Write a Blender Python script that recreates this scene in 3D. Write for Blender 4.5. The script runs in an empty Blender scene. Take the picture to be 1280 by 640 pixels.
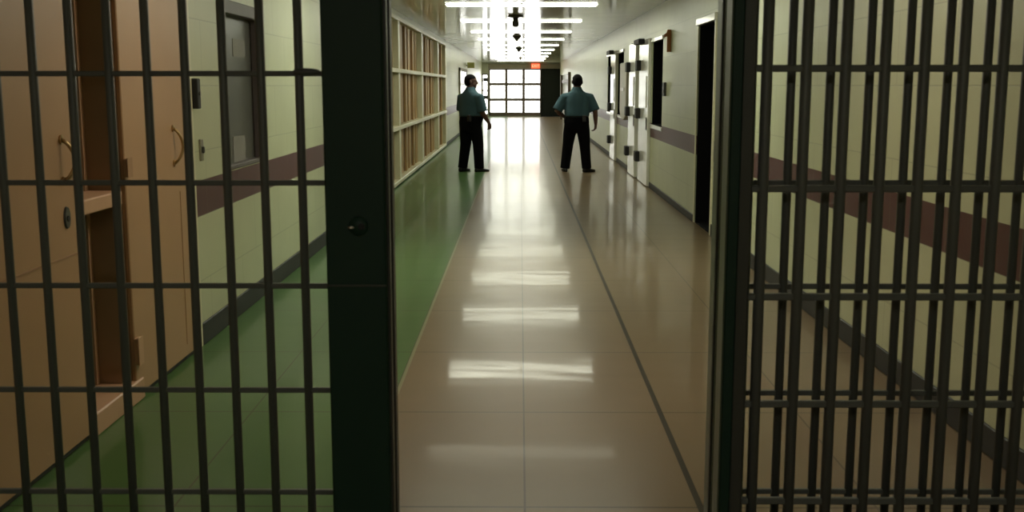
import bpy, math, random
from mathutils import Vector, Matrix
random.seed(7)
C = bpy.context.scene.collection
PI = math.pi
XL, XR, YB, YE, ZC = -1.98, 2.06, -3.0, 56.4, 2.78      # corridor faces

# ------------------------------------------------------------------ camera
cam = bpy.data.cameras.new('camera'); camo = bpy.data.objects.new('camera', cam); C.objects.link(camo)
F = 1350.0
cam.sensor_width = 36.0; cam.lens = 36.0 * F / 1280.0
camo.location = (0, 0, 1.6)
PITCH = math.atan(213 / F); YAW = math.atan(10 / F)
camo.rotation_euler = (PI / 2 - PITCH, 0, YAW)
cam.clip_start = 0.05; cam.clip_end = 300
cam.dof.use_dof = True; cam.dof.focus_distance = 20.0; cam.dof.aperture_fstop = 7.0
bpy.context.scene.camera = camo
RM = camo.rotation_euler.to_matrix()
CL = Vector(camo.location)
def ray(px, py): return RM @ Vector(((px - 640) / F, (320 - py) / F, -1.0))
def at_y(px, py, Y):
    r = ray(px, py); return CL + r * (Y / r.y)
def at_x(px, py, X):
    r = ray(px, py); return CL + r * (X / r.x)
def dl(px): return at_x(px, 107, XL).y
def dr(px): return at_x(px, 107, XR).y

# ------------------------------------------------------------------ materials
def mat(name, col, rough=0.5, metal=0.0, var=0.12, scale=6.0, emit=None, strength=0.0, bump=0.0, spec=0.5):
    m = bpy.data.materials.new(name); m.use_nodes = True
    nt = m.node_tree; b = nt.nodes['Principled BSDF']
    b.inputs['Roughness'].default_value = rough; b.inputs['Metallic'].default_value = metal
    b.inputs['Specular IOR Level'].default_value = spec
    n = nt.nodes.new('ShaderNodeTexNoise'); n.inputs['Scale'].default_value = scale; n.inputs['Detail'].default_value = 3
    tc = nt.nodes.new('ShaderNodeTexCoord'); nt.links.new(tc.outputs['Object'], n.inputs['Vector'])
    mx = nt.nodes.new('ShaderNodeMix'); mx.data_type = 'RGBA'
    mx.inputs[6].default_value = tuple(c * (1 - var) for c in col) + (1,)
    mx.inputs[7].default_value = tuple(min(1, c * (1 + var)) for c in col) + (1,)
    nt.links.new(n.outputs['Fac'], mx.inputs[0]); nt.links.new(mx.outputs[2], b.inputs['Base Color'])
    if bump:
        bp = nt.nodes.new('ShaderNodeBump'); bp.inputs['Strength'].default_value = bump; bp.inputs['Distance'].default_value = 0.01
        nt.links.new(n.outputs['Fac'], bp.inputs['Height']); nt.links.new(bp.outputs['Normal'], b.inputs['Normal'])
    if emit:
        b.inputs['Emission Color'].default_value = tuple(emit) + (1,); b.inputs['Emission Strength'].default_value = strength
    return m

def mathn(nt, op, a, b=None, c=None):
    n = nt.nodes.new('ShaderNodeMath'); n.operation = op
    for i, v in enumerate((a, b, c)):
        if v is None: continue
        if isinstance(v, (int, float)): n.inputs[i].default_value = v
        else: nt.links.new(v, n.inputs[i])
    return n.outputs[0]
def mixc(nt, fac, a, b):
    mx = nt.nodes.new('ShaderNodeMix'); mx.data_type = 'RGBA'
    for i, v in ((0, fac), (6, a), (7, b)):
        if isinstance(v, tuple): mx.inputs[i].default_value = v + (1,)
        elif isinstance(v, (int, float)): mx.inputs[i].default_value = v
        else: nt.links.new(v, mx.inputs[i])
    return mx.outputs[2]

def wall_mat(name, col, stripe=None, rough=0.36, block=True):
    m = bpy.data.materials.new(name); m.use_nodes = True
    nt = m.node_tree; b = nt.nodes['Principled BSDF']
    g = nt.nodes.new('ShaderNodeNewGeometry'); s = nt.nodes.new('ShaderNodeSeparateXYZ')
    nt.links.new(g.outputs['Position'], s.inputs[0])
    noise = nt.nodes.new('ShaderNodeTexNoise'); noise.inputs['Scale'].default_value = 2.2; noise.inputs['Detail'].default_value = 4
    nt.links.new(g.outputs['Position'], noise.inputs['Vector'])
    c = mixc(nt, noise.outputs['Fac'], tuple(v * 0.9 for v in col), tuple(v * 1.08 for v in col))
    if stripe:
        f = mathn(nt, 'MULTIPLY', mathn(nt, 'GREATER_THAN', s.outputs['Z'], 0.80), mathn(nt, 'LESS_THAN', s.outputs['Z'], 1.02))
        c = mixc(nt, f, c, stripe)
    if block:
        cb = nt.nodes.new('ShaderNodeCombineXYZ')
        nt.links.new(s.outputs['Y'], cb.inputs[0]); nt.links.new(s.outputs['Z'], cb.inputs[1])
        br = nt.nodes.new('ShaderNodeTexBrick')
        nt.links.new(cb.outputs[0], br.inputs['Vector'])
        br.inputs['Scale'].default_value = 1.0; br.inputs['Brick Width'].default_value = 0.8; br.inputs['Row Height'].default_value = 0.4
        br.inputs['Mortar Size'].default_value = 0.004; br.inputs['Mortar Smooth'].default_value = 0.3
        c = mixc(nt, mathn(nt, 'MULTIPLY', br.outputs['Fac'], 0.35), c, tuple(v * 0.35 for v in col))
        bp = nt.nodes.new('ShaderNodeBump'); bp.inputs['Strength'].default_value = 0.25; bp.inputs['Distance'].default_value = 0.004
        bp.invert = True
        h = mathn(nt, 'ADD', br.outputs['Fac'], mathn(nt, 'MULTIPLY', noise.outputs['Fac'], 0.8))
        nt.links.new(h, bp.inputs['Height']); nt.links.new(bp.outputs['Normal'], b.inputs['Normal'])
    nt.links.new(c, b.inputs['Base Color'])
    b.inputs['Roughness'].default_value = rough
    return m

def floor_mat():
    m = bpy.data.materials.new('glossy_floor_paint'); m.use_nodes = True
    nt = m.node_tree; b = nt.nodes['Principled BSDF']
    g = nt.nodes.new('ShaderNodeNewGeometry'); s = nt.nodes.new('ShaderNodeSeparateXYZ')
    nt.links.new(g.outputs['Position'], s.inputs[0])
    n1 = nt.nodes.new('ShaderNodeTexNoise'); n1.inputs['Scale'].default_value = 1.6; n1.inputs['Detail'].default_value = 5
    nt.links.new(g.outputs['Position'], n1.inputs['Vector'])
    beige = mixc(nt, n1.outputs['Fac'], (0.165, 0.118, 0.070), (0.215, 0.157, 0.094))
    green = mixc(nt, n1.outputs['Fac'], (0.062, 0.130, 0.040), (0.085, 0.158, 0.052))
    isg = mathn(nt, 'LESS_THAN', s.outputs['X'], -0.64)
    c = mixc(nt, isg, beige, green)
    # seams: lengthwise at x = -1.32, -0.64, 0.02, 0.70, 1.38 ; crosswise every 1.2 m
    def line(v, origin, step, w):
        q = mathn(nt, 'DIVIDE', mathn(nt, 'SUBTRACT', v, origin), step)
        fr = mathn(nt, 'ABSOLUTE', mathn(nt, 'SUBTRACT', mathn(nt, 'FRACT', mathn(nt, 'ADD', q, 0.5)), 0.5))
        return mathn(nt, 'LESS_THAN', fr, w / step)
    lx = line(s.outputs['X'], 0.02, 0.675, 0.004)
    ly = line(s.outputs['Y'], 5.17, 1.22, 0.006)
    strong = mathn(nt, 'LESS_THAN', mathn(nt, 'ABSOLUTE', mathn(nt, 'SUBTRACT', s.outputs['X'], 0.695)), 0.013)
    pale = mathn(nt, 'LESS_THAN', mathn(nt, 'ABSOLUTE', mathn(nt, 'ADD', s.outputs['X'], 0.645)), 0.009)
    seam = mathn(nt, 'MULTIPLY', mathn(nt, 'MAXIMUM', lx, ly), 0.7)
    c = mixc(nt, seam, c, (0.05, 0.038, 0.022))
    c = mixc(nt, mathn(nt, 'MULTIPLY', strong, 1.0), c, (0.03, 0.022, 0.016))
    c = mixc(nt, mathn(nt, 'MULTIPLY', pale, 0.7), c, (0.32, 0.30, 0.20))
    nt.links.new(c, b.inputs['Base Color'])
    n2 = nt.nodes.new('ShaderNodeTexNoise'); n2.inputs['Scale'].default_value = 3.0; n2.inputs['Detail'].default_value = 2
    nt.links.new(g.outputs['Position'], n2.inputs['Vector'])
    mr = nt.nodes.new('ShaderNodeMapRange'); mr.inputs['To Min'].default_value = 0.045; mr.inputs['To Max'].default_value = 0.10
    nt.links.new(n2.outputs['Fac'], mr.inputs['Value']); nt.links.new(mr.outputs[0], b.inputs['Coat Roughness'])
    bp = nt.nodes.new('ShaderNodeBump'); bp.inputs['Strength'].default_value = 0.20; bp.inputs['Distance'].default_value = 0.006
    n3 = nt.nodes.new('ShaderNodeTexNoise'); n3.inputs['Scale'].default_value = 1.0; n3.inputs['Detail'].default_value = 1
    cx = nt.nodes.new('ShaderNodeCombineXYZ'); nt.links.new(mathn(nt, 'MULTIPLY', s.outputs['X'], 1.6), cx.inputs[0]); nt.links.new(mathn(nt, 'MULTIPLY', s.outputs['Y'], 4.0), cx.inputs[1])
    nt.links.new(cx.outputs[0], n3.inputs['Vector'])
    nt.links.new(n3.outputs['Fac'], bp.inputs['Height']); nt.links.new(bp.outputs['Normal'], b.inputs['Normal']); nt.links.new(bp.outputs['Normal'], b.inputs['Coat Normal'])
    b.inputs['Specular IOR Level'].default_value = 0.08; b.inputs['Roughness'].default_value = 0.29; b.inputs['Coat Weight'].default_value = 0.24; b.inputs['Coat IOR'].default_value = 1.5
    return m

WALLC = (0.50, 0.52, 0.33)
M = dict(
    wall=wall_mat('cream_block_wall', WALLC, (0.075, 0.018, 0.020)),
    booth=wall_mat('tan_painted_wall', (0.40, 0.245, 0.128), None, 0.45, False),
    endwall=mat('cream_end_wall', (0.5, 0.5, 0.4), 0.4),
    back=mat('dim_back_wall', (0.25, 0.24, 0.18), 0.6),
    floor=floor_mat(),
    ceil=mat('gloss_ceiling_paint', (0.72, 0.73, 0.58), 0.115, scale=2.0, bump=0.02),
    base=mat('dark_grey_rubber', (0.022, 0.022, 0.021), 0.55),
    gate=mat('dark_green_gate_paint', (0.010, 0.034, 0.022), 0.5, spec=0.3),
    stile=mat('grey_green_stile_paint', (0.11, 0.14, 0.095), 0.35, scale=9, var=0.3),  # mottled grey-green, lighter than the gate paint
    plate=mat('dark_grey_plate_paint', (0.05, 0.053, 0.045), 0.4),
    bar=mat('black_bar_paint', (0.11, 0.12, 0.108), 0.5),
    brass=mat('worn_brass', (0.5, 0.36, 0.18), 0.3, 1.0),
    chrome=mat('dull_chrome', (0.45, 0.42, 0.36), 0.3, 1.0),
    black=mat('matte_black_shade', (0.004, 0.004, 0.004), 0.9, spec=0.1),
    hinge=mat('black_hinge_steel', (0.008, 0.008, 0.008), 0.6),
    tandoor=mat('tan_door_paint', (0.41, 0.25, 0.13), 0.42, var=0.07, scale=3),
    brown=mat('brown_fittings_reveal_shade', (0.36, 0.215, 0.115), 0.6),  # far reveal: wall tan darkened for shade; also the brown fittings
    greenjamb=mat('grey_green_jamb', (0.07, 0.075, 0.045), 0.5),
    sill=mat('pale_sill_paint', (0.52, 0.32, 0.19), 0.45),
    white=mat('white_steel_paint', (0.74, 0.74, 0.66), 0.16),
    frame=mat('cream_frame_paint', (0.66, 0.63, 0.42), 0.35),
    blind=mat('tan_blind_slats', (0.42, 0.265, 0.115), 0.5, var=0.15, scale=3),
    blindback=mat('brown_panel_backing', (0.22, 0.12, 0.055), 0.6),
    greywin=mat('grey_tinted_window', (0.085, 0.083, 0.075), 0.28),
    mauve=mat('mauve_grey_lintel', (0.12, 0.10, 0.10), 0.5),
    paper=mat('posted_paper', (0.23, 0.215, 0.19), 0.7),
    tube=mat('lit_fluorescent_lens', (0.9, 0.9, 0.85), 0.4, emit=(0.98, 1.0, 0.80), strength=9.0),
    dim=mat('added_dim_lens', (0.9, 0.9, 0.85), 0.4, emit=(0.98, 1.0, 0.80), strength=1.6),
    warm=mat('added_warm_lens', (0.9, 0.85, 0.7), 0.4, emit=(1.0, 0.86, 0.66), strength=20.0),
    cool=mat('added_pale_green_lens', (0.9, 0.9, 0.85), 0.4, emit=(0.97, 1.0, 0.80), strength=35.0),
    rear_fill=mat('added_rear_lens', (0.9, 0.9, 0.85), 0.4, emit=(1.0, 0.95, 0.80), strength=22.0),
    off=mat('unlit_lens', (0.6, 0.6, 0.55), 0.4),
    fixture=mat('fixture_metal', (0.6, 0.6, 0.55), 0.4),
    daylight=mat('daylit_frosted_glass', (0.9, 0.95, 1.0), 0.3, emit=(1.0, 1.0, 0.95), strength=3.6),
    mullion=mat('brown_window_frame', (0.10, 0.07, 0.05), 0.5),
    darkdoor=mat('dark_green_steel_door', (0.008, 0.011, 0.008), 0.6, spec=0.2),
    header=mat('taupe_header', (0.22, 0.19, 0.14), 0.6),
    exit=mat('lit_red_sign_face', (0.8, 0.1, 0.05), 0.4, emit=(1.0, 0.10, 0.03), strength=1.2),
    exitletter=mat('pale_sign_letters', (0.9, 0.5, 0.4), 0.4, emit=(1.0, 0.40, 0.25), strength=1.0),
    yellow=mat('pale_yellow_sign', (0.6, 0.55, 0.2), 0.5),
    orange=mat('orange_number_paint', (0.36, 0.14, 0.035), 0.5),
    camera=mat('dark_bronze_camera', (0.05, 0.04, 0.03), 0.4),
    panel=mat('pale_tan_panel', (0.40, 0.37, 0.29), 0.4, var=0.25),
    shirt=mat('teal_blue_uniform_cloth', (0.042, 0.095, 0.118), 0.9, var=0.1, scale=14, bump=0.2),
    trousers=mat('black_trouser_cloth', (0.004, 0.004, 0.005), 0.95, spec=0.1),
    leather=mat('black_leather', (0.006, 0.006, 0.006), 0.4),
    skin=mat('brown_skin', (0.115, 0.056, 0.036), 0.6, var=0.08),
    hair=mat('black_hair', (0.004, 0.0035, 0.0035), 0.9, scale=60, var=0.4, spec=0.15),
    eye=mat('dark_eye', (0.02, 0.015, 0.012), 0.2),
    key=mat('black_keyhole', (0.003, 0.003, 0.003), 0.6),
)

# ------------------------------------------------------------------ mesh builder
class MB:
    def __init__(s): s.v = []; s.f = []
    def add(s, vs, fs):
        n = len(s.v); s.v += [Vector(v) for v in vs]; s.f += [tuple(i + n for i in f) for f in fs]; return s
    def box(s, x0, x1, y0, y1, z0, z1, ch=0.0):
        x0, x1 = sorted((x0, x1)); y0, y1 = sorted((y0, y1)); z0, z1 = sorted((z0, z1))
        if ch <= 0:
            vs = [(x, y, z) for z in (z0, z1) for y in (y0, y1) for x in (x0, x1)]
            return s.add(vs, [(0, 2, 3, 1), (4, 5, 7, 6), (0, 1, 5, 4), (2, 6, 7, 3), (0, 4, 6, 2), (1, 3, 7, 5)])
        c = min(ch, (x1 - x0) * .45, (y1 - y0) * .45, (z1 - z0) * .45)
        def ring(z, d):
            return [(x0 + d + (0 if d else 0), y0 + c, z), (x0 + c, y0 + d, z), (x1 - c, y0 + d, z), (x1 - d, y0 + c, z),
                    (x1 - d, y1 - c, z), (x1 - c, y1 - d, z), (x0 + c, y1 - d, z), (x0 + d, y1 - c, z)]
        def ringc(z):
            return [(x0 + c, y0 + c, z)] * 1 + []
        rings = [ [(x0 + c, y0 + 1.5 * c, z0), (x0 + 1.5 * c, y0 + c, z0), (x1 - 1.5 * c, y0 + c, z0), (x1 - c, y0 + 1.5 * c, z0),
                   (x1 - c, y1 - 1.5 * c, z0), (x1 - 1.5 * c, y1 - c, z0), (x0 + 1.5 * c, y1 - c, z0), (x0 + c, y1 - 1.5 * c, z0)],
                  ring(z0 + c, 0), ring(z1 - c, 0),
                  [(x0 + c, y0 + 1.5 * c, z1), (x0 + 1.5 * c, y0 + c, z1), (x1 - 1.5 * c, y0 + c, z1), (x1 - c, y0 + 1.5 * c, z1),
                   (x1 - c, y1 - 1.5 * c, z1), (x1 - 1.5 * c, y1 - c, z1), (x0 + 1.5 * c, y1 - c, z1), (x0 + c, y1 - 1.5 * c, z1)]]
        return s.rings(rings)
    def rings(s, rings, caps=True):
        n = len(rings[0]); vs = [p for r in rings for p in r]; fs = []
        for k in range(len(rings) - 1):
            for i in range(n):
                j = (i + 1) % n
                fs.append((k * n + i, k * n + j, (k + 1) * n + j, (k + 1) * n + i))
        if caps:
            fs.append(tuple(range(n - 1, -1, -1))); fs.append(tuple((len(rings) - 1) * n + i for i in range(n)))
        return s.add(vs, fs)
    def tube(s, pts, r, n=12):
        pts = [Vector(p) for p in pts]
        if not isinstance(r, (list, tuple)): r = [r] * len(pts)
        rs = []; u = None
        for i, p in enumerate(pts):
            t = (pts[min(i + 1, len(pts) - 1)] - pts[max(i - 1, 0)]).normalized()
            if u is None:
                a = Vector((1, 0, 0)) if abs(t.x) < 0.8 else Vector((0, 1, 0))
                u = t.cross(a).normalized()
            u = (u - t * u.dot(t)).normalized(); w = t.cross(u)
            rr = r[i] if isinstance(r[i], (list, tuple)) else (r[i], r[i])
            rs.append([p + u * rr[0] * math.cos(2 * PI * k / n) + w * rr[1] * math.sin(2 * PI * k / n) for k in range(n)])
        return s.rings(rs)
    def capsule(s, pts, r, n=12):      # tube with round ends
        pts = [Vector(p) for p in pts]
        if not isinstance(r, (list, tuple)): r = [r] * len(pts)
        r = list(r)
        a = (pts[0] - pts[1]).normalized(); b = (pts[-1] - pts[-2]).normalized()
        P = [pts[0] + a * r[0] * .95, pts[0] + a * r[0] * .6] + pts + [pts[-1] + b * r[-1] * .6, pts[-1] + b * r[-1] * .95]
        R = [r[0] * .3, r[0] * .8] + r + [r[-1] * .8, r[-1] * .3]
        return s.tube(P, R, n)
    def ell(s, c, r, n=20, m=12, zmin=-1.0, zmax=1.0):
        c = Vector(c); rs = []
        for k in range(m + 1):
            t = -1 + 2 * k / m; ang = t * PI / 2 * 0.985
            z = math.sin(ang)
            if z < zmin or z > zmax: continue
            q = math.cos(ang)
            rs.append([c + Vector((r[0] * q * math.cos(2 * PI * i / n), r[1] * q * math.sin(2 * PI * i / n), r[2] * z)) for i in range(n)])
        return s.rings(rs)
    def lathe(s, c, prof, n=24):       # prof: (radius, z)
        c = Vector(c)
        return s.rings([[c + Vector((r * math.cos(2 * PI * i / n), r * math.sin(2 * PI * i / n), z)) for i in range(n)] for r, z in prof])
    def build(s, name, m, parent=None, smooth=False, local=False):
        me = bpy.data.meshes.new(name)
        off = Vector((0, 0, 0))
        p = parent
        while p is not None and not local: off += Vector(p.location); p = p.parent
        me.from_pydata([tuple(v - off) for v in s.v], [], s.f); me.update()
        bm_fix(me)
        me.materials.append(M[m] if isinstance(m, str) else m)
        if smooth:
            for f in me.polygons: f.use_smooth = True
        o = bpy.data.objects.new(name, me); C.objects.link(o); o.parent = parent
        return o
import bmesh
def bm_fix(me):
    bm = bmesh.new(); bm.from_mesh(me); bmesh.ops.recalc_face_normals(bm, faces=bm.faces); bm.to_mesh(me); bm.free()
def remeshed(mb, name, m, parent, voxel, it=4, fac=0.5):
    me = bpy.data.meshes.new(name + '_source'); me.from_pydata([tuple(v) for v in mb.v], [], mb.f); bm_fix(me)
    t = bpy.data.objects.new(name + '_source', me); C.objects.link(t)
    r = t.modifiers.new('r', 'REMESH'); r.mode = 'VOXEL'; r.voxel_size = voxel
    sm = t.modifiers.new('s', 'SMOOTH'); sm.factor = fac; sm.iterations = it
    bpy.context.view_layer.update()
    dg = bpy.context.evaluated_depsgraph_get()
    nm = bpy.data.meshes.new_from_object(t.evaluated_get(dg), preserve_all_data_layers=False, depsgraph=dg)
    nm.name = name
    bpy.data.objects.remove(t); bpy.data.meshes.remove(me)
    nm.materials.clear(); nm.materials.append(M[m])
    for f in nm.polygons: f.use_smooth = True; f.material_index = 0
    o = bpy.data.objects.new(name, nm); C.objects.link(o); o.parent = parent
    return o
def tag(o, label=None, cat=None, group=None, kind=None):
    if label: o['label'] = label
    if cat: o['category'] = cat
    if group: o['group'] = group
    if kind: o['kind'] = kind
    return o
def empty(name, loc, label=None, cat=None, group=None, kind=None):
    o = bpy.data.objects.new(name, None); C.objects.link(o); o.location = loc; o.empty_display_size = 0.1
    return tag(o, label, cat, group, kind)
def S(o, label=None): return tag(o, label, None, None, 'structure')

def holed(mb, x0, x1, y0, y1, z0, z1, holes):
    ys = sorted({y0, y1, *[h[0] for h in holes], *[h[1] for h in holes]}); zs = sorted({z0, z1, *[h[2] for h in holes], *[h[3] for h in holes]})
    ys = [y for y in ys if y0 <= y <= y1]; zs = [z for z in zs if z0 <= z <= z1]
    for i in range(len(ys) - 1):
        col = []
        for j in range(len(zs) - 1):
            cy, cz = (ys[i] + ys[i + 1]) / 2, (zs[j] + zs[j + 1]) / 2
            solid = not any(h[0] < cy < h[1] and h[2] < cz < h[3] for h in holes)
            if solid and col and abs(col[-1][1] - zs[j]) < 1e-6: col[-1][1] = zs[j + 1]
            elif solid: col.append([zs[j], zs[j + 1]])
        for a, b in col: mb.box(x0, x1, ys[i], ys[i + 1], a, b)
    return mb

# ------------------------------------------------------------------ setting
Y1 = 6.49                                    # tan section ends here on the left
NY0, NY1 = 4.78, 5.30                        # niche in the tan wall
WY0, WY1 = dl(479), dl(556)                  # glazed wall with blinds
GY0, GY1 = dl(281), dl(325)                  # grey window
DA = (dr(893), dr(872))                      # black doorway right
WB = (dr(828), dr(815)); WE = (dr(779.5), dr(772)); WG = (dr(765), dr(759.5))
T = 0.25
S(MB().box(XL - T, XR + T, YB - T, YE + T, -0.1, 0).build('floor', 'floor'))
S(MB().box(XL - T, XR + T, YB - T, YE + T, ZC, ZC + 0.1).build('ceiling', 'ceil'))
S(holed(MB(), XL - T, XL, YB, Y1, 0, ZC, [(NY0, NY1, 0.0, 2.45)]).build('wall_booth', 'booth'))
S(holed(MB(), XL - T, XL, Y1, YE, 0, ZC, [(GY0, GY1, 1.03, 2.16), (WY0, WY1, 0.06, 2.66)]).build('wall_left', 'wall'))
S(holed(MB(), XR, XR + T, YB, YE, 0, ZC, [(DA[0], DA[1], 0, 2.28), (WB[0], WB[1], 1.0, 2.26), (WE[0], WE[1], 1.0, 2.26), (WG[0], WG[1], 1.0, 2.26)]).build('wall_right', 'wall'))
S(MB().box(XL - T, XR + T, YB - T, YB, 0, ZC).build('wall_back', 'back'))
bl = MB()
bl.box(XL, XL + 0.014, Y1 + 0.05, WY0 - 0.05, 0, 0.14, 0.004); bl.box(XL, XL + 0.014, WY1, YE, 0, 0.09, 0.004)  # near run built taller, taking in the shadow along the wall foot
S(bl.build('baseboard_left', 'base'))
br = MB()
br.box(XR - 0.014, XR, YB, DA[0] - 0.06, 0, 0.13, 0.004); br.box(XR - 0.014, XR, DA[1] + 0.06, dr(814.5), 0, 0.09, 0.004); br.box(XR - 0.014, XR, dr(788), dr(772.5), 0, 0.09, 0.004); br.box(XR - 0.014, XR, dr(765), YE, 0, 0.09, 0.004)  # near run's extra height stands for the shadow beside it
S(br.build('baseboard_right', 'base'))
S(MB().box(XL, XL + 0.012, Y1 - 0.03, Y1 + 0.05, 0, 2.5, 0.004).build('trim_1', 'frame'))

# end wall with daylit window and dark door
ex0, ex1 = at_y(611, 107, YE).x, at_y(676.3, 107, YE).x; ed1 = at_y(701.5, 107, YE).x
ezt, ezb = at_y(650, 86, YE).z, 0.10
ew = MB(); ew.box(XL - T, ex0, YE, YE + T, 0, ZC); ew.box(ex0, ed1, YE, YE + T, ezt, ZC)
if ed1 < XR: ew.box(ed1, XR + T, YE, YE + T, 0, ZC)
ew.box(ex0, ex1, YE, YE + T, 0, ezb - 0.04)
ew.box(ex1, ed1, YE + 0.2, YE + T, 0, ezt)
S(ew.build('wall_end', 'endwall'))
w = empty('window_1', ((ex0 + ex1) / 2, YE, ezb), 'bright daylit nine-pane window filling the far end of the corridor', None, None, 'structure')
xs = [at_y(p, 107, YE).x for p in (611, 633, 655, 684)]
xs = [ex0 + (ex1 - ex0) * k / 3 for k in range(4)]
zs = [ezb + (ezt - ezb) * k / 3 for k in range(4)]
fr = MB(); hw = 0.07
fr.box(ex0, ex1, YE - 0.04, YE + 0.08, ezb - 0.04, ezb + 0.13, 0.006); fr.box(ex0, ex1, YE - 0.04, YE + 0.08, ezt - 0.06, ezt, 0.006)
fr.box(ex0, ex0 + 0.08, YE - 0.04, YE + 0.08, ezb, ezt, 0.006); fr.box(ex1 - 0.06, ex1, YE - 0.04, YE + 0.08, ezb, ezt, 0.006)
fr.build('window_frame', 'mullion', w)
for x in xs[1:-1]: MB().box(x - hw, x + hw, YE - 0.03, YE + 0.07, ezb, ezt, 0.006).build('mullion', 'mullion', w)
for z in zs[1:-1]: MB().box(ex0, ex1, YE - 0.025, YE + 0.06, z - hw, z + hw, 0.006).build('glazing_bar', 'mullion', w)
for i in range(3):
    for j in range(3):
        MB().box(xs[i], xs[i + 1], YE + 0.02, YE + 0.03, zs[j], zs[j + 1]).build('pane', 'daylight', w)
dd = empty('door_1', ((ex1 + ed1) / 2, YE, 0), 'dark green steel door closed beside the bright window at the corridor end', None, None, 'structure')
MB().box(ex1 + 0.02, ed1 - 0.04, YE - 0.02, YE + 0.05, 0.02, ezt - 0.03, 0.006).build('door_leaf', 'darkdoor', dd)
f_ = MB(); f_.box(ex1, ex1 + 0.05, YE - 0.05, YE + 0.06, 0, ezt, 0.005); f_.box(ed1 - 0.05, ed1, YE - 0.05, YE + 0.06, 0, ezt, 0.005); f_.box(ex1, ed1, YE - 0.05, YE + 0.06, ezt - 0.05, ezt, 0.005)
f_.build('door_frame', 'darkdoor', dd)
MB().box(ex1 + 0.1, ex1 + 0.13, YE - 0.08, YE - 0.02, 0.98, 1.12, 0.005).build('door_handle', 'hinge', dd)
S(MB().box(ex0 - 0.02, XR, YE - 0.12, YE, ezt + 0.01, at_y(650, 80, YE).z, 0.008).build('trim_2', 'header'))

# ------------------------------------------------------------------ tan section on the left: niche, two doors, fittings
n = empty('wall_niche', (XL, (NY0 + NY1) / 2, 0), None, None, None, 'structure')
nd = XL - 0.165
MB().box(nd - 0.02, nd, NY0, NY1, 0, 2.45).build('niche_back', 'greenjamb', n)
MB().box(nd, XL - 0.004, NY1 - 0.012, NY1, 0, 2.45).build('far_reveal', 'brown', n)  # same tan paint as the wall, recess shade put into its colour
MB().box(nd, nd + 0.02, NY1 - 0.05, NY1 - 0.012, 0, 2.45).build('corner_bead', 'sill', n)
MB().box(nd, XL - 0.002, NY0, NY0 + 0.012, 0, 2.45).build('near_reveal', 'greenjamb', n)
pa = at_x(141, 250, XL)
MB().box(nd, XL + 0.02, NY0 + 0.012, NY1 - 0.012, 1.02, 1.09, 0.006).build('counter_shelf', 'sill', n)
MB().box(nd, XL + 0.035, NY0 - 0.02, NY1 + 0.12, 0.0, 0.11, 0.006).build('sill_step', 'sill', n)
n['label'] = 'narrow recess with a pass-through shelf between the two tan doors'

def pull(y, z0, z1, r, m, parent, out=0.045):
    pts = []
    for k in range(15):
        t = k / 14; a = t * PI
        pts.append((XL + 0.03 + out * math.sin(a) ** 0.6 if 0 < t < 1 else XL + 0.03, y + 0.02 * math.sin(a), z0 + (z1 - z0) * (t * 0.8 + 0.1)))
    h = MB().tube(pts, r, 8)
    o = h.build('pull_handle', m, parent, True)
    for q in (pts[0], pts[-1]):
        MB().tube([(XL + 0.026, q[1], q[2]), (XL + 0.034, q[1], q[2])], 0.02, 12).build('mounting_plate', m, o)
    return o
def tan_door(name, y0, y1, zt, label, cat):
    d = empty(name, (XL, (y0 + y1) / 2, 0), label, None, None, 'structure')
    MB().box(XL, XL + 0.026, y0, y1, 0.03, zt, 0.005).build('door_leaf', 'tandoor', d)
    MB().box(XL, XL + 0.012, y0 - 0.012, y1 + 0.012, 0.005, 0.03).build('threshold_strip', 'base', d)
    return d
d1 = tan_door('door_2', 3.62, NY0 - 0.045, 2.5, 'tan steel door nearest the gate, with brass pull handle and oval keyhole', 'door')
a = at_x(76, 168, XL + 0.03); b_ = at_x(76, 234, XL + 0.03)
pull(a.y, b_.z, a.z, 0.0085, 'brass', d1)
k = at_x(83, 272, XL + 0.026)
es = MB().tube([(XL + 0.024, k.y, k.z), (XL + 0.034, k.y, k.z)], [(0.05, 0.030), (0.046, 0.027)], 20); eo = es.build('escutcheon', 'plate', d1)
MB().tube([(XL + 0.034, k.y, k.z - 0.005), (XL + 0.037, k.y, k.z - 0.005)], 0.013, 12).build('keyhole', 'key', eo)
MB().box(XL + 0.024, XL + 0.030, 3.7, NY0 - 0.05, 0.865, 0.873).build('panel_seam', 'brown', d1)
d2 = tan_door('door_3', NY1 + 0.03, Y1 - 0.04, 2.5, 'tan steel door with bronze pull handle next to the cream corridor wall', 'door')
a = at_x(216, 155, XL + 0.03); b_ = at_x(216, 210, XL + 0.03)
pull(a.y, b_.z, a.z, 0.0085, 'brass', d2)
q = at_x(222, 300, XL); MB().box(XL + 0.024, XL + 0.029, q.y, q.y + 0.008, 0.1, 1.0).build('panel_seam', 'brown', d2)
for (px, y0, y1, lab) in ((149, 198, 221, 'small brown wall box on the tan door frame, beside the shelf'), (163, 422, 456, 'small pale outlet box low on the tan door, near the floor')):
    p0 = at_x(px, y0, XL); p1 = at_x(px, y1, XL)
    e = empty('junction_box', (XL + 0.026, p0.y, p1.z), lab, 'wall box')
    MB().box(XL + 0.026, XL + 0.05, p0.y - 0.03, p0.y + 0.03, p1.z, p0.z, 0.004).build('box_body', 'brown' if px == 149 else 'tandoor', e)
    MB().box(XL + 0.05, XL + 0.053, p0.y - 0.034, p0.y + 0.034, p1.z - 0.004, p0.z + 0.004, 0.001).build('cover_plate', 'brown' if px == 149 else 'sill', e)
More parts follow.
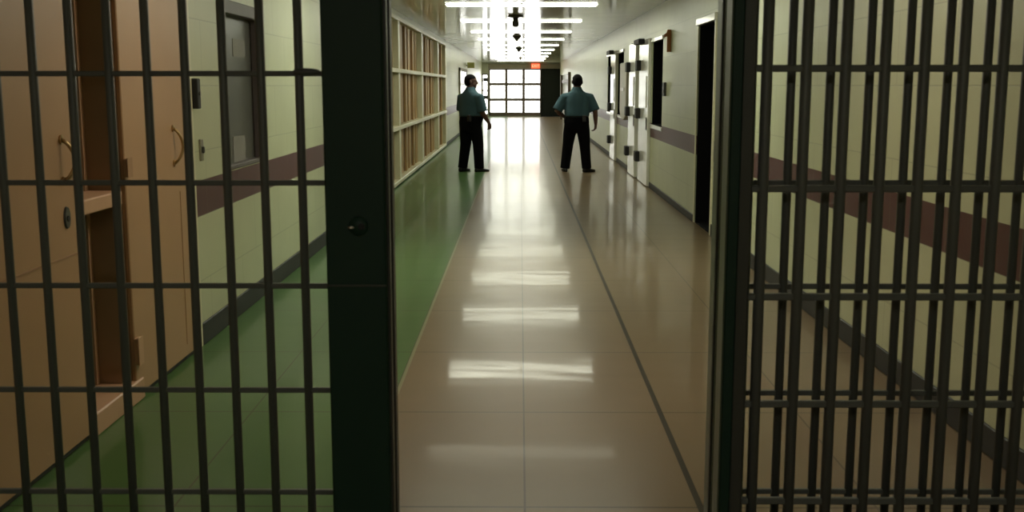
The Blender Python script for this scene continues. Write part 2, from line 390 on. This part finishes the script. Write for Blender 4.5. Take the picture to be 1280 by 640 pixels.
# strike plate and slim metal fitting on the cream wall
p0 = at_x(239, 98, XL); p1 = at_x(239, 136, XL)
e = empty('door_closer_box', (XL + 0.012, p0.y, p1.z), 'dark upright steel box on the pale trim between tan door and cream wall', 'wall box')
MB().box(XL - 0.002, XL + 0.045, p0.y - 0.03, p0.y + 0.03, p1.z, p0.z, 0.005).build('box_body', 'hinge', e)
MB().tube([(XL + 0.045, p0.y, (p0.z + p1.z) / 2), (XL + 0.052, p0.y, (p0.z + p1.z) / 2)], 0.012, 12).build('button', 'plate', e)
p0 = at_x(250, 174, XL); p1 = at_x(250, 201, XL)
e = empty('wall_switch', (XL, p0.y, p1.z), 'slim grey metal switch plate on the cream wall above the maroon stripe', 'switch')
MB().box(XL, XL + 0.012, p0.y - 0.03, p0.y + 0.03, p1.z, p0.z, 0.003).build('switch_plate', 'chrome', e)
MB().box(XL + 0.012, XL + 0.026, p0.y - 0.01, p0.y + 0.01, (p0.z + p1.z) / 2 - 0.02, (p0.z + p1.z) / 2 + 0.02, 0.003).build('toggle', 'plate', e)

# grey window on the left
w = empty('window_2', (XL, (GY0 + GY1) / 2, 1.03), 'grey tinted window with a lintel in the left cream wall behind the bars', None, None, 'structure')
MB().box(XL - 0.07, XL - 0.05, GY0, GY1, 1.03, 2.16).build('pane', 'greywin', w)
f_ = MB(); f_.box(XL - 0.05, XL + 0.006, GY0, GY0 + 0.04, 1.03, 2.16, 0.004); f_.box(XL - 0.05, XL + 0.006, GY1 - 0.04, GY1, 1.03, 2.16, 0.004)
f_.box(XL - 0.05, XL + 0.012, GY0, GY1, 1.03, 1.06, 0.004); f_.build('window_frame', 'mauve', w)
MB().box(XL - 0.05, XL + 0.02, GY0 - 0.03, GY1 + 0.03, 2.08, 2.17, 0.005).build('lintel', 'mauve', w)
for (px, a0, a1) in ((297, 48, 72), (298, 171, 203)):
    p0 = at_x(px - 7, a0, XL - 0.05); p1 = at_x(px + 9, a1, XL - 0.05)
    o = MB().box(XL - 0.05, XL - 0.047, p0.y, p1.y, p1.z, p0.z).build('posted_notice', 'paper')
    tag(o, 'pale blank sheet fixed %s on the grey window behind the left bars' % ('high' if a0 < 100 else 'low'), 'notice')

# ------------------------------------------------------------------ glazed wall with tan blinds
w = empty('window_3', (XL, (WY0 + WY1) / 2, 0.06), 'long cream-framed window wall with tan vertical blinds on the left', None, None, 'structure')
my = [WY0] + [dl(p) for p in (497.5, 526.5, 546.5)] + [WY1]
mz = [0.06, 0.93, 1.84, 2.66]
fw = 0.05
for i, y in enumerate(my): MB().box(XL - 0.10, XL + 0.03, y - (0.13 if 0 < i < 4 else 0.09), y + 0.09, 0.02, 2.70, 0.006).build('mullion', 'frame', w)
for i, z in enumerate(mz): MB().box(XL - 0.10, XL + (0.055 if 0 < i < 3 else 0.035), WY0, WY1, z - (0.035 if i < 3 else 0.03), z + 0.03, 0.006).build('transom', 'frame', w)
S(MB().box(XL, XL + 0.012, WY0 - 0.05, WY1, 0, 0.022).build('trim_3', 'base'))
for i in range(4):
    for j in range(3):
        bl = MB(); y0, y1 = my[i] + 0.09, my[i + 1] - 0.09; nn = max(3, int((y1 - y0) / 0.62)); st = (y1 - y0) / nn
        for k in range(nn):
            yc = y0 + (k + 0.5) * st; h = st * 0.40
            z0, z1 = mz[j] + 0.03, mz[j + 1] - 0.03
            w_ = st * (0.26 if k % 2 else 0.20)
            bl.box(XL - 0.085, XL - (0.060 if k % 2 else 0.045), yc - w_, yc + w_, z0, z1, 0.006)
        o = bl.build('vertical_blind', 'blind', w)
        MB().box(XL - 0.105, XL - 0.085, my[i], my[i + 1], mz[j], mz[j + 1]).build('blind_backing', 'blindback', o)

# ------------------------------------------------------------------ right wall: doorway, windows, cell doors
def black_opening(name, y0, y1, z0, z1, label, depth=0.2):
    d = empty(name, (XR, (y0 + y1) / 2, z0), label, None, None, 'structure')
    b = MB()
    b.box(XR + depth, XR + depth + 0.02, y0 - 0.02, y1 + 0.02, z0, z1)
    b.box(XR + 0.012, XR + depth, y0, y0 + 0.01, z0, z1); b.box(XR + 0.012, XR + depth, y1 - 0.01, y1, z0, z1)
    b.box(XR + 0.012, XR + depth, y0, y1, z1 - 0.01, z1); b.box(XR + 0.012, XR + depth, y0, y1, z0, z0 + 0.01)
    b.build('black_shade_lining', 'black', d)  # black lining stands in for the unlit dark behind the opening
    return d
d = black_opening('door_4', DA[0], DA[1], 0, 2.28, 'open doorway in the right wall nearest the gate, dark inside painted black', 0.24)
MB().box(XR - 0.03, XR + 0.01, DA[0] - 0.06, DA[1] + 0.06, 2.28, 2.36, 0.005).build('door_head', 'white', d)
MB().box(XR - 0.015, XR + 0.012, DA[0] - 0.07, DA[0], 0, 2.28, 0.004).build('door_jamb', 'frame', d)
MB().box(XR - 0.01, XR + 0.012, DA[1], DA[1] + 0.05, 0, 2.28, 0.004).build('door_jamb', 'frame', d)
for i, (ww, lab) in enumerate(((WB, 'black window beside the number 1'), (WE, 'black window between the curved tan panel and farther white door'), (WG, 'farthest black window in the right wall past the white doors'))):
    d = black_opening('window_%d' % (4 + i), ww[0], ww[1], 1.0, 2.26, lab)
    MB().box(XR - 0.025, XR + 0.01, ww[0] - 0.05, ww[1] + 0.05, 2.26, 2.32, 0.005).build('window_head', 'white', d)
    MB().box(XR - 0.014, XR + 0.01, ww[0] - 0.05, ww[1] + 0.05, 0.94, 1.0, 0.004).build('window_sill', 'white', d)
def cell_door(name, y0, y1, zt, label, hy=1, proud=0.05, nclose=True):
    d = empty(name, (XR, (y0 + y1) / 2, 0), label, None, None, 'structure')
    MB().box(XR - proud, XR, y0, y1, 0.012, zt, 0.008).build('door_leaf', 'white', d)
    MB().box(XR - proud - 0.012, XR - proud, y0 + 0.2, y1 - 0.25, 1.25, 1.75, 0.004).build('vision_panel', 'white', d)
    yh = y1 if hy > 0 else y0
    for z in (0.42, 1.14, 1.93):
        MB().box(XR - proud - 0.07, XR - proud, yh - 0.28, yh, z - 0.085, z + 0.085, 0.008).build('hinge', 'hinge', d)
    MB().box(XR - 0.02, XR, y1, y1 + 0.12, 0, zt + 0.03, 0.004).build('door_jamb', 'hinge', d)
    MB().box(XR - proud - 0.01, XR - proud, y0 + 0.1, y0 + 0.16, 0.9, 1.1, 0.004).build('lock_plate', 'hinge', d)
    if nclose:
        MB().box(XR - proud - 0.10, XR - proud, y1 - 0.75, y1, zt - 0.06, zt + 0.02, 0.008).build('door_closer', 'hinge', d)
    return d
cell_door('door_5', dr(814), dr(802.3), 2.33, 'white steel door with black hinges just past the window by number 1')
cell_door('door_6', dr(799), dr(790.5), 2.33, 'white steel door with black hinges second past the number 1', 1, 0.07, False)
cell_door('door_7', dr(771.7), dr(766), 2.33, 'white steel door with black hinges between the two farther black windows')
p0, p1 = dr(789), dr(781)
rs = []
cp = MB(); z1 = 2.03; z0 = 0.95; R_ = (p1 - p0) / 2
prof = [(p0, z1), (p1, z1)] + [((p0 + p1) / 2 + R_ * math.cos(t), z0 + 0.25 * (1 - math.sin(t)) ) for t in [PI * k / 10 for k in range(11)]]
prof = [(p0, z1), (p1, z1)] + [((p0 + p1) / 2 + R_ * math.cos(PI * k / 10), z0 + 0.22 - 0.22 * math.sin(PI * k / 10)) for k in range(11)]
cp.rings([[(XR - 0.0, y, z) for y, z in prof], [(XR - 0.09, y, z) for y, z in prof], [(XR - 0.10, (y - (p0 + p1) / 2) * .94 + (p0 + p1) / 2, (z - 1.5) * .97 + 1.5) for y, z in prof]])
e = empty('wall_panel', (XR, (p0 + p1) / 2, z0), 'tall tan wall panel with a rounded bottom beside the white doors', 'panel')
cp.build('panel_body', 'panel', e)
MB().box(XR - 0.115, XR - 0.10, p0 + 0.3, p1 - 0.3, 1.5, 1.56, 0.004).build('panel_latch', 'chrome', e)
# number 1 and intercom on the right wall
q = at_x(838.5, 65, XR)
wn, hn = 0.125, 0.30
one = [(.45, 0), (.80, 0), (.80, 1), (.48, 1), (.40, .86), (.16, .78), (.16, .64), (.45, .70)]
pl = [(XR - wn + u * wn * 1.25, q.z + v * hn) for u, v in one]
t = MB().rings([[(x, q.y - 0.015, z) for x, z in pl], [(x, q.y + 0.015, z) for x, z in pl]]).build('wall_number', 'orange')
tag(t, 'orange numeral 1 standing out from the right wall above the intercom', 'sign')
p0 = at_x(832, 103, XR); p1 = at_x(832, 120, XR)
e = empty('intercom', (XR, p0.y, p1.z), 'small dark intercom box on the right wall below the numeral', 'intercom')
MB().box(XR - 0.035, XR + 0.004, p0.y - 0.09, p0.y + 0.09, p1.z, p0.z, 0.005).build('housing', 'plate', e)
MB().tube([(XR - 0.035, p0.y, p1.z + 0.06), (XR - 0.042, p0.y, p1.z + 0.06)], 0.018, 12).build('call_button', 'chrome', e)

# far doors and signs
e = empty('door_8', (XL, 37, 0), 'pale door with tan frame in the left wall beyond the window wall', None, None, 'structure')
f_ = MB(); a0, a1 = dl(574), dl(582.5)
MB().box(XL, XL + 0.03, a0, a1, 0.012, 2.08, 0.005).build('door_leaf', 'white', e)
f_.box(XL, XL + 0.05, a0 - 0.12, a0, 0, 2.18, 0.005); f_.box(XL, XL + 0.05, a1, a1 + 0.12, 0, 2.18, 0.005); f_.box(XL, XL + 0.05, a0 - 0.12, a1 + 0.12, 2.08, 2.18, 0.005)
f_.build('door_frame', 'header', e)
MB().box(XL + 0.03, XL + 0.08, a0 + 0.15, a0 + 0.22, 0.98, 1.1, 0.005).build('door_handle', 'chrome', e)
e = empty('hanging_sign', (XL, dl(582.5) + 0.3, 2.24), 'small pale yellow sign sticking out above the far left door', 'sign')
yy = dl(582.5) + 0.3
MB().box(XL + 0.04, XL + 0.30, yy - 0.012, yy + 0.012, 2.24, 2.44, 0.003).build('sign_board', 'yellow', e)
MB().box(XL, XL + 0.05, yy - 0.02, yy + 0.02, 2.30, 2.36, 0.003).build('bracket', 'fixture', e)
sx0, sx1 = at_y(603.5, 107, YE).x, at_y(609.3, 107, YE).x; sz0, sz1 = at_y(606, 143, YE).z, at_y(606, 93, YE).z
e = empty('window_8', ((sx0 + sx1) / 2, YE, sz0), 'narrow bright sidelight with dark latch blocks left of the far window', None, None, 'structure')
MB().box(sx0, sx1, YE - 0.02, YE - 0.008, sz0, sz1).build('pane', 'daylight', e)
f_ = MB()
f_.box(sx0 - 0.03, sx0 + 0.02, YE - 0.05, YE, sz0, sz1, 0.004); f_.box(sx1 - 0.01, sx1 + 0.03, YE - 0.05, YE, sz0, sz1, 0.004)
for z in (sz0, sz1, 1.35): f_.box(sx0, sx1, YE - 0.05, YE, z - 0.03, z + 0.03, 0.004)
f_.build('window_frame', 'mullion', e)
for z in (1.0, 1.9): MB().box(sx0 + 0.03, sx1, YE - 0.11, YE - 0.04, z - 0.09, z + 0.09, 0.008).build('latch_block', 'hinge', e)
e = empty('door_9', (XR, 48, 0), 'door in a heavy dark frame at the far end of the right wall', None, None, 'structure')
a0, a1 = dr(713), dr(704)
f_ = MB(); f_.box(XR - 0.10, XR, a0 - 0.1, a0 + 0.1, 0, 2.15, 0.006); f_.box(XR - 0.13, XR, a1 - 0.1, a1 + 0.1, 0, 2.1, 0.006)
f_.box(XR - 0.06, XR, a0, a1, 1.72, 1.86, 0.006); f_.build('door_frame', 'mullion', e)
MB().box(XR - 0.03, XR, a0 + 0.1, a1 - 0.1, 0.012, 2.1, 0.006).build('door_leaf', 'white', e)
# exit sign
q = at_y(669.5, 82.5, YE - 0.16); e = empty('exit_sign', (q.x, YE - 0.16, q.z), 'lit red exit sign above the far window', 'sign')
MB().box(q.x - 0.22, q.x + 0.22, YE - 0.19, YE - 0.12, q.z - 0.12, q.z + 0.12, 0.008).build('sign_box', 'exit', e)
cu = bpy.data.curves.new('exit_letters', 'FONT'); cu.body = 'EXIT'; cu.size = 0.19; cu.extrude = 0.003; cu.align_x = 'CENTER'; cu.align_y = 'CENTER'
t = bpy.data.objects.new('t', cu); C.objects.link(t); bpy.context.view_layer.update(); dg = bpy.context.evaluated_depsgraph_get()
me = bpy.data.meshes.new_from_object(t.evaluated_get(dg)); bpy.data.objects.remove(t)
me.transform(Matrix.Translation((0, -0.032, 0)) @ Matrix.Rotation(PI / 2, 4, 'X')); me.materials.clear(); me.materials.append(M['exitletter'])
t = bpy.data.objects.new('letters', me); C.objects.link(t); t.parent = e

# ------------------------------------------------------------------ ceiling lights
LX = 0.02
def ceil_y(py):
    r = ray(650, py); return (r * ((ZC - 0.014 - 1.6) / r.z)).y
row_a, row_b = ceil_y(7), ceil_y(50)
rows = [row_a + (row_b - row_a) / 3 * k for k in range(10)]
rows = [y for y in rows if y < YE - 1]
ordw = ['nearest', 'second nearest', 'third nearest', 'fourth nearest', 'fifth nearest', 'sixth nearest', 'seventh nearest', 'third from the end', 'second from the end', 'farthest']
def light(y, lens, label, hw_=0.2):
    e = empty('ceiling_light', (LX, y, ZC), label, 'ceiling light', 'fluorescent ceiling strips')
    MB().box(LX - 1.13, LX + 1.13, y - hw_ - 0.03, y + hw_ + 0.03, ZC - 0.006, ZC, 0.002).build('housing', 'fixture', e)
    for s in (-1, 1):
        MB().box(LX + (0.012 if s > 0 else -1.11), LX + (1.11 if s > 0 else -0.012), y - hw_, y + hw_, ZC - 0.014, ZC - 0.006, 0.003).build('lens', lens, e)
for y, o_ in zip(rows, ordw): light(y, 'tube', 'bright fluorescent strip across the ceiling, %s along the corridor' % o_)
light(5.6, 'warm', 'added unseen warm ceiling strip just beyond the gate, above the picture', 0.08)  # added lamp out of view, brightens the walls and floor near the gate
light(12.5, 'dim', 'added unseen dimmer ceiling strip between the black doorway and the gate, above the picture', 0.16)  # added lamp out of view, lifts the right wall and floor
light(9.6, 'cool', 'added unseen pale ceiling strip before the black doorway, above the picture', 0.08)  # added lamp out of view, brightens corridor walls without stronger visible strips
light(-0.9, 'rear_fill', 'added unseen ceiling strip behind the viewer, in front of the gate', 0.08)  # added lamp behind the camera, lightens the front of the bars

# ceiling cameras
def cam_t(px, py, label, cone):
    r = ray(px, py); q = CL + r * ((ZC - 1.6) / r.z)
    e = empty('ceiling_camera', (q.x, q.y, ZC), label, 'ceiling camera', 'dark cameras along the ceiling')
    if not cone:
        MB().lathe((q.x, q.y, ZC), [(0.12, 0), (0.135, -0.012), (0.13, -0.03), (0.06, -0.04)]).build('mounting_plate', 'camera', e, True)
        MB().lathe((q.x, q.y, ZC), [(0.045, -0.03), (0.045, -0.09), (0.055, -0.10), (0.055, -0.17), (0.03, -0.195)]).build('camera_barrel', 'camera', e, True)
    else:
        MB().lathe((q.x, q.y, ZC), [(0.10, 0), (0.11, -0.012), (0.10, -0.025)]).build('mounting_plate', 'camera', e, True)
        MB().lathe((q.x, q.y, ZC), [(0.095, -0.025), (0.07, -0.06), (0.04, -0.10), (0.012, -0.125)]).build('cone_dome', 'camera', e, True)
cam_t(644.5, 19, 'nearest dark ceiling camera, a flat plate with a round barrel below', False)
cam_t(646, 45, 'second dark ceiling camera from the gate, cone shaped', True)
cam_t(648.5, 60, 'third dark ceiling camera from the gate, cone shaped', True)
cam_t(650.5, 70.5, 'farthest tiny dark ceiling camera, near the end window', True)

# ------------------------------------------------------------------ the gate
YA, YG = 3.40, 3.27
def vbar(x, y, r, parent, z0=0.06, z1=None):
    b = MB().tube([(x, y, z0), (x, y, (z1 or ZC - 0.06))], r, 14); return b.build('bar', 'bar', parent, True)
def grille(name, pxs, y, rb, cross, x0, x1, label, ch, cat='barred grille', rail=True):
    e = empty(name, ((x0 + x1) / 2, y, 0), label, cat)
    for p in pxs: vbar(at_y(p, 107, y).x, y, rb, e)
    for c in cross:
        MB().box(x0, x1, y - ch * 1.0, y + ch * 1.0, c - ch, c + ch, ch * .35).build('cross_bar', 'bar', e)
    MB().box(x0, x1, y - 0.03, y + 0.03, 0.0, 0.07, 0.005).build('bottom_rail', 'gate', e)
    MB().box(x0, x1, y - 0.03, y + 0.03, ZC - 0.08, ZC, 0.005).build('top_rail', 'gate', e)
    return e
crossA = [at_y(200, p, YA).z for p in (92, 228.5, 357, 487, 614)] + [1.97, 2.30]
Lx0 = XL; Lx1 = at_y(402, 107, YG).x
left = grille('bar_grille', [-4] + [42.5 + 47.4 * k for k in range(8)], YA, 0.0138, crossA, Lx0, at_y(402, 107, 3.2).x - 0.004, 'fixed dark green barred grille left of the open gateway', 0.0085)
q = at_y(384, 90, YA); MB().ell((q.x, YA - 0.012, q.z), (0.045, 0.015, 0.012)).build('weld_lug', 'bar', left, True)
# left lock post
px0, px1 = at_y(402, 107, 3.2).x, at_y(479, 107, 3.2).x
e = empty('gate_post', ((px0 + px1) / 2, 3.3, 0), 'wide dark green lock post on the left of the open gateway', 'gate post')
MB().box(px0, px1, 3.2, 3.375, 0, ZC, 0.006).build('post_column', 'gate', e)
MB().box(px1, px1 + 0.008, 3.225, 3.26, 0, ZC, 0.002).build('edge_strip', 'plate', e)
MB().box(px1, px1 + 0.008, 3.315, 3.37, 0, ZC, 0.002).build('edge_strip', 'plate', e)
q = at_y(448, 283, 3.2)
lk = MB().tube([(q.x, 3.2, q.z), (q.x, 3.194, q.z)], [0.030, 0.028], 20).build('lock_cover', 'gate', e, True)
MB().tube([(q.x + 0.01, 3.195, q.z), (q.x + 0.01, 3.1925, q.z)], 0.010, 12).build('keyhole', 'key', lk)
MB().ell((q.x - 0.022, 3.194, q.z - 0.003), (0.010, 0.004, 0.005)).build('key_flap', 'chrome', lk, True)
MB().box(px0 + 0.002, px1 - 0.002, 3.197, 3.2, at_y(440, 357, 3.2).z - 0.003, at_y(440, 357, 3.2).z + 0.003).build('weld_seam', 'plate', e)
# right jamb post + sliding gate + fixed grille
rx = at_y(915, 107, 3.2).x
e = empty('gate_jamb', (rx, 3.4, 0), 'grey-green jamb post right of the gateway, behind the slid-open gate', 'gate post')
MB().box(rx, rx + 0.10, 3.325, 3.47, 0, ZC, 0.006).build('jamb_column', 'stile', e)
MB().box(rx - 0.006, rx, 3.35, 3.37, 0, ZC, 0.002).build('jamb_bead', 'plate', e)
gx1 = 2.0
gate = grille('sliding_gate', [958 + 49.0 * k for k in range(9)], YG, 0.0168, [at_y(1100, p, YG).z for p in (85.5, 236, 371, 505, 626)] + [2.02, 2.36], rx, gx1, 'barred sliding gate slid open on the right, nearest layer of bars', 0.0105, 'sliding gate')
s0 = at_y(915, 107, 3.2).x; s1 = at_y(929, 107, 3.2).x; s2 = at_y(946, 107, 3.2).x
MB().box(s0, s1, 3.2, 3.30, 0.012, ZC - 0.02, 0.004).build('leading_stile', 'gate', gate)
MB().box(s1, s2, 3.215, 3.285, 0.012, ZC - 0.02, 0.004).build('stile_plate', 'plate', gate)
MB().box(s0 - 0.004, s0, 3.21, 3.295, 0.02, ZC - 0.02, 0.001).build('edge_plate', 'stile', gate)
grille('bar_grille', [988.7 + 48.8 * k for k in range(9)], YA, 0.0138, [at_y(1100, p, YA).z for p in (85, 228.5, 358, 491, 614)] + [1.97, 2.30], rx + 0.10, XR, 'fixed barred grille on the right, standing behind the slid-open gate', 0.0085)

# ------------------------------------------------------------------ the two guards
def hand(mb, wrist, d, palm_n, side, curl, L=0.175):
    """continuous hand: palm, four unequal bent fingers, thumb. d = direction down the hand, palm_n = palm normal, side = +1/-1"""
    d = Vector(d).normalized(); pn = Vector(palm_n); pn = (pn - d * pn.dot(d)).normalized(); s = d.cross(pn).normalized() * side
    W = Vector(wrist); pl = 0.095
    mb.tube([W - d * 0.02, W + d * 0.02, W + d * 0.055, W + d * pl], [(0.026, 0.022), (0.034, 0.018), (0.041, 0.016), (0.040, 0.013)] if abs(pn.x) > 2 else [(0.024, 0.024), (0.027, 0.024), (0.029, 0.024), (0.028, 0.02)], 12)
    for i, (o, ln) in enumerate(((0.032, 0.078), (0.011, 0.088), (-0.011, 0.082), (-0.031, 0.064))):
        p = W + d * (pl - 0.012) + s * o
        pts = [W + d * 0.03 + s * o * .8, p]; a = 0.18
        for seg in (0.45, 0.32, 0.23):
            a += curl * (1 + 0.12 * i)
            p = p + (d * math.cos(a) + pn * math.sin(a)) * ln * seg; pts.append(p)
        mb.capsule(pts, [0.013, 0.0115, 0.0105, 0.0095, 0.008], 8)
    b0 = W + d * 0.025 + s * 0.022
    mb.capsule([b0, b0 + d * 0.03 + s * 0.026 + pn * 0.012, b0 + d * 0.06 + s * 0.032 + pn * 0.028, b0 + d * 0.085 + s * 0.026 + pn * 0.036], [0.015, 0.0125, 0.011, 0.009], 8)

def eseg(c, rx, ry, n=24, p=2.4):
    c = Vector(c); out = []
    for i in range(n):
        a = 2 * PI * i / n; ca, sa = math.cos(a), math.sin(a)
        out.append(c + Vector((rx * math.copysign(abs(ca) ** (2 / p), ca), ry * math.copysign(abs(sa) ** (2 / p), sa), 0)))
    return out

def guard(loc, rz, label, head_turn, armR, armL, feet, belly, sc=1.05):
    """faces local +Y; armX = (shoulder, elbow, wrist, hand dir, palm normal, curl); feet = ((x,y,toe angle), ...)"""
    root = empty('person', loc, label, 'person'); root.rotation_euler = (0, 0, rz); root.scale = (sc, sc, 1)
    # ---- body (one continuous surface)
    b = MB()
    tors = [(0.86, .165, .115, 0), (0.96, .185, .130, .0), (1.06, .190, .135 + belly * .5, belly * .4), (1.18, .195, .130 + belly * .5, belly * .4), (1.30, .200, .130, .0), (1.39, .185, .110, -.01), (1.46, .135, .088, -.015), (1.50, .10, .07, -.012), (1.53, .066, .066, -.008)]
    b.rings([eseg((0, dy, z), rx, ry) for z, rx, ry, dy in tors])
    b.tube([(0, -.01, 1.48), (0, 0, 1.56), (0, .012, 1.63)], [.074, .068, .066], 16)
    H = Matrix.Translation((0, .015, 1.668)) @ Matrix.Rotation(head_turn, 4, 'Z') @ Matrix.Diagonal((1.12, 1.08, 1.04, 1))
    hb = MB()
    hb.ell((0, -.012, .03), (.077, .098, .098), 24, 16)
    hb.ell((0, .015, -.035), (.062, .076, .088), 20, 12)
    hb.ell((0, .055, -.085), (.034, .030, .030), 12, 8)          # chin
    hb.capsule([(0, .086, .012), (0, .098, -.024)], [.011, .016], 8)      # nose
    hb.ell((0, .070, .030), (.055, .022, .016), 12, 6)           # brow
    hb.ell((0, .083, -.058), (.026, .013, .009), 10, 6)          # lips
    for s in (-1, 1):
        hb.ell((s * .079, -.008, -.005), (.011, .020, .033), 10, 8)
    b.add([H @ v for v in hb.v], hb.f)
    for s, A in ((1, armR), (-1, armL)):
        sh, el, wr, hd, pn, cu = A
        sh, el, wr = Vector(sh), Vector(el), Vector(wr)
        b.capsule([Vector((s * .11, -.015, 1.40)), sh, sh.lerp(el, .5), el, el.lerp(wr, .35), wr], [.062, .066, .056, .046, .045, .029], 14)
        hand(b, wr, hd, pn, s, cu)
    for s, (fx, fy, ta) in ((1, feet[0]), (-1, feet[1])):
        hip = Vector((s * .095, 0, .88)); an = Vector((fx, fy, .085)); kn = hip.lerp(an, .5) + Vector((0, .03, .02))
        b.capsule([hip, hip.lerp(kn, .5), kn, kn.lerp(an, .4), an], [.095, .082, .060, .056, .040], 14)
        f = Vector((math.sin(ta), math.cos(ta), 0))
        b.capsule([an - f * .03 + Vector((0, 0, -.03)), an + f * .06 + Vector((0, 0, -.05)), an + f * .14 + Vector((0, 0, -.055))], [.034, .032, .025], 10)
    remeshed(b, 'body', 'skin', root, .0065, 3, .4)
    # ---- hair
    h = MB(); hh = MB()
    hh.ell((0, -.018, .036), (.083, .101, .102), 24, 18, zmin=0.12)
    hh.ell((0, -.040, .012), (.083, .078, .112), 20, 14, zmin=-0.85)
    h.add([H @ v for v in hh.v], hh.f); remeshed(h, 'hair', 'hair', root, .008, 3)
    for s in (-1, 1):
        eo = MB().ell(H @ Vector((s * .031, .079, .008)), (.011, .009, .008), 10, 8); eo.build('eye', 'eye', root, True, True)
    # ---- shirt
    t = MB()
    tt = [(1.02, .210, .158 + belly * .5, belly * .4), (1.06, .222, .168 + belly * .6, belly * .45), (1.12, .224, .165 + belly * .6, belly * .45), (1.20, .222, .155 + belly * .5, belly * .4), (1.32, .222, .150, 0), (1.41, .198, .125, -.01), (1.475, .150, .104, -.015), (1.51, .106, .090, -.012), (1.55, .082, .082, -.004)]
    t.rings([eseg((0, dy, z), rx, ry) for z, rx, ry, dy in tt])
    for s, A in ((1, armR), (-1, armL)):
        sh, el = Vector(A[0]), Vector(A[1])
        t.tube([Vector((s * .10, -.015, 1.40)), sh.lerp(el, -.02), sh.lerp(el, .4), sh.lerp(el, .92)], [.085, .088, .088, .094], 16)
    remeshed(t, 'shirt', 'shirt', root, .011, 6)
    cl = MB(); cl.rings([eseg((0, -.006, 1.53), .090, .090, 20, 2), eseg((0, 0, 1.572), .080, .084, 20, 2), eseg((0, 0, 1.572), .073, .077, 20, 2), eseg((0, -.006, 1.53), .080, .080, 20, 2)], False)
    cl.build('collar', 'shirt', root, True, True)
    # ---- trousers
    p = MB()
    pp = [(.74, .150, .13, 0), (.82, .212, .155, -.008), (.92, .222, .165, -.008), (1.00, .216, .155 + belly * .4, belly * .3), (1.05, .206, .152 + belly * .5, belly * .4)]
    p.rings([eseg((0, dy, z), rx, ry) for z, rx, ry, dy in pp])
    for s, (fx, fy, ta) in ((1, feet[0]), (-1, feet[1])):
        hip = Vector((s * .103, -.005, .90)); an = Vector((fx, fy, .06)); kn = hip.lerp(Vector((fx, fy, .085)), .5) + Vector((0, .03, .02))
        p.tube([hip, hip.lerp(kn, .5), kn, kn.lerp(an, .5), an], [.118, .115, .098, .090, .086], 18)
    remeshed(p, 'trousers', 'trousers', root, .011, 6)
    bt = MB(); bt.rings([eseg((0, belly * .4, 1.03), .216, .164 + belly * .5), eseg((0, belly * .4, 1.075), .220, .168 + belly * .5)])
    bo = bt.build('belt', 'leather', root, True, True)
    MB().box(.10, .17, -.205, -.150, .94, 1.06, .008).build('belt_pouch', 'leather', bo, False, True)
    MB().box(-.225, -.185, -.06, .03, .90, 1.06, .008).build('radio', 'leather', bo, False, True)
    # ---- shoes
    for s, (fx, fy, ta) in ((1, feet[0]), (-1, feet[1])):
        f = Vector((math.sin(ta), math.cos(ta), 0)); a = Vector((fx, fy, 0)); r = Vector((f.y, -f.x, 0))
        sh = MB(); rs = []
        for u, w_, hgt in ((-.085, .028, .06), (-.075, .036, .085), (-.02, .040, .10), (.04, .042, .085), (.10, .048, .06), (.16, .045, .048), (.195, .030, .038), (.205, .012, .026)):
            ring = []
            for k in range(12):
                an = 2 * PI * k / 12; cz = math.sin(an)
                ring.append(a + f * u + r * w_ * math.cos(an) + Vector((0, 0, max(0.0, hgt * .5 + hgt * .5 * cz) if cz > -.5 else 0.0)))
            rs.append(ring)
        sh.rings(rs); so = sh.build('shoe', 'leather', root, True, True)
    return root

gl = at_y(589, 211, 20.3); gr = at_y(720.5, 212, 20.2)
def foot_y(py):
    r = ray(640, py); return CL.y + r.y * (1.6 / -r.z)
guard((at_y(588.5, 150, 20.4).x, 20.4, 0), math.radians(-42), 'guard in teal shirt on the left, turned sideways, head in profile facing right', math.radians(-48),
      ((.225, .0, 1.37), (.275, .02, 1.10), (.255, .20, .91), (-.05, .35, -.95), (-1, 0.1, 0), .28),
      ((-.225, .0, 1.37), (-.28, .04, 1.12), (-.22, .20, .95), (.1, .4, -.9), (1, 0, 0), .3),
      ((.185, .02, .25), (-.115, -.10, -.15)), .075)
guard((at_y(721, 150, 20.3).x, 20.3, 0), math.radians(-4), 'guard in teal shirt on the right, seen from behind with feet apart', math.radians(8),
      ((.232, .0, 1.37), (.325, -.03, 1.12), (.335, .03, .89), (-.05, .12, -1), (-1, 0.25, 0), .36),
      ((-.232, .0, 1.37), (-.355, -.02, 1.13), (-.225, .15, 1.02), (.65, .65, -.25), (.5, -.4, -.6), .35),
      ((.185, -.02, .75), (-.205, .04, -.2)), .05)

# ------------------------------------------------------------------ light and colour
wd = bpy.data.worlds.new('world'); bpy.context.scene.world = wd; wd.use_nodes = True
wd.node_tree.nodes['Background'].inputs[0].default_value = (0.8, 0.9, 1.0, 1); wd.node_tree.nodes['Background'].inputs[1].default_value = 1.0
sc = bpy.context.scene
sc.view_settings.view_transform = 'Standard'; sc.view_settings.look = 'None'; sc.view_settings.gamma = 1.0
sc.view_settings.exposure = 0.6; sc.view_settings.use_curve_mapping = False
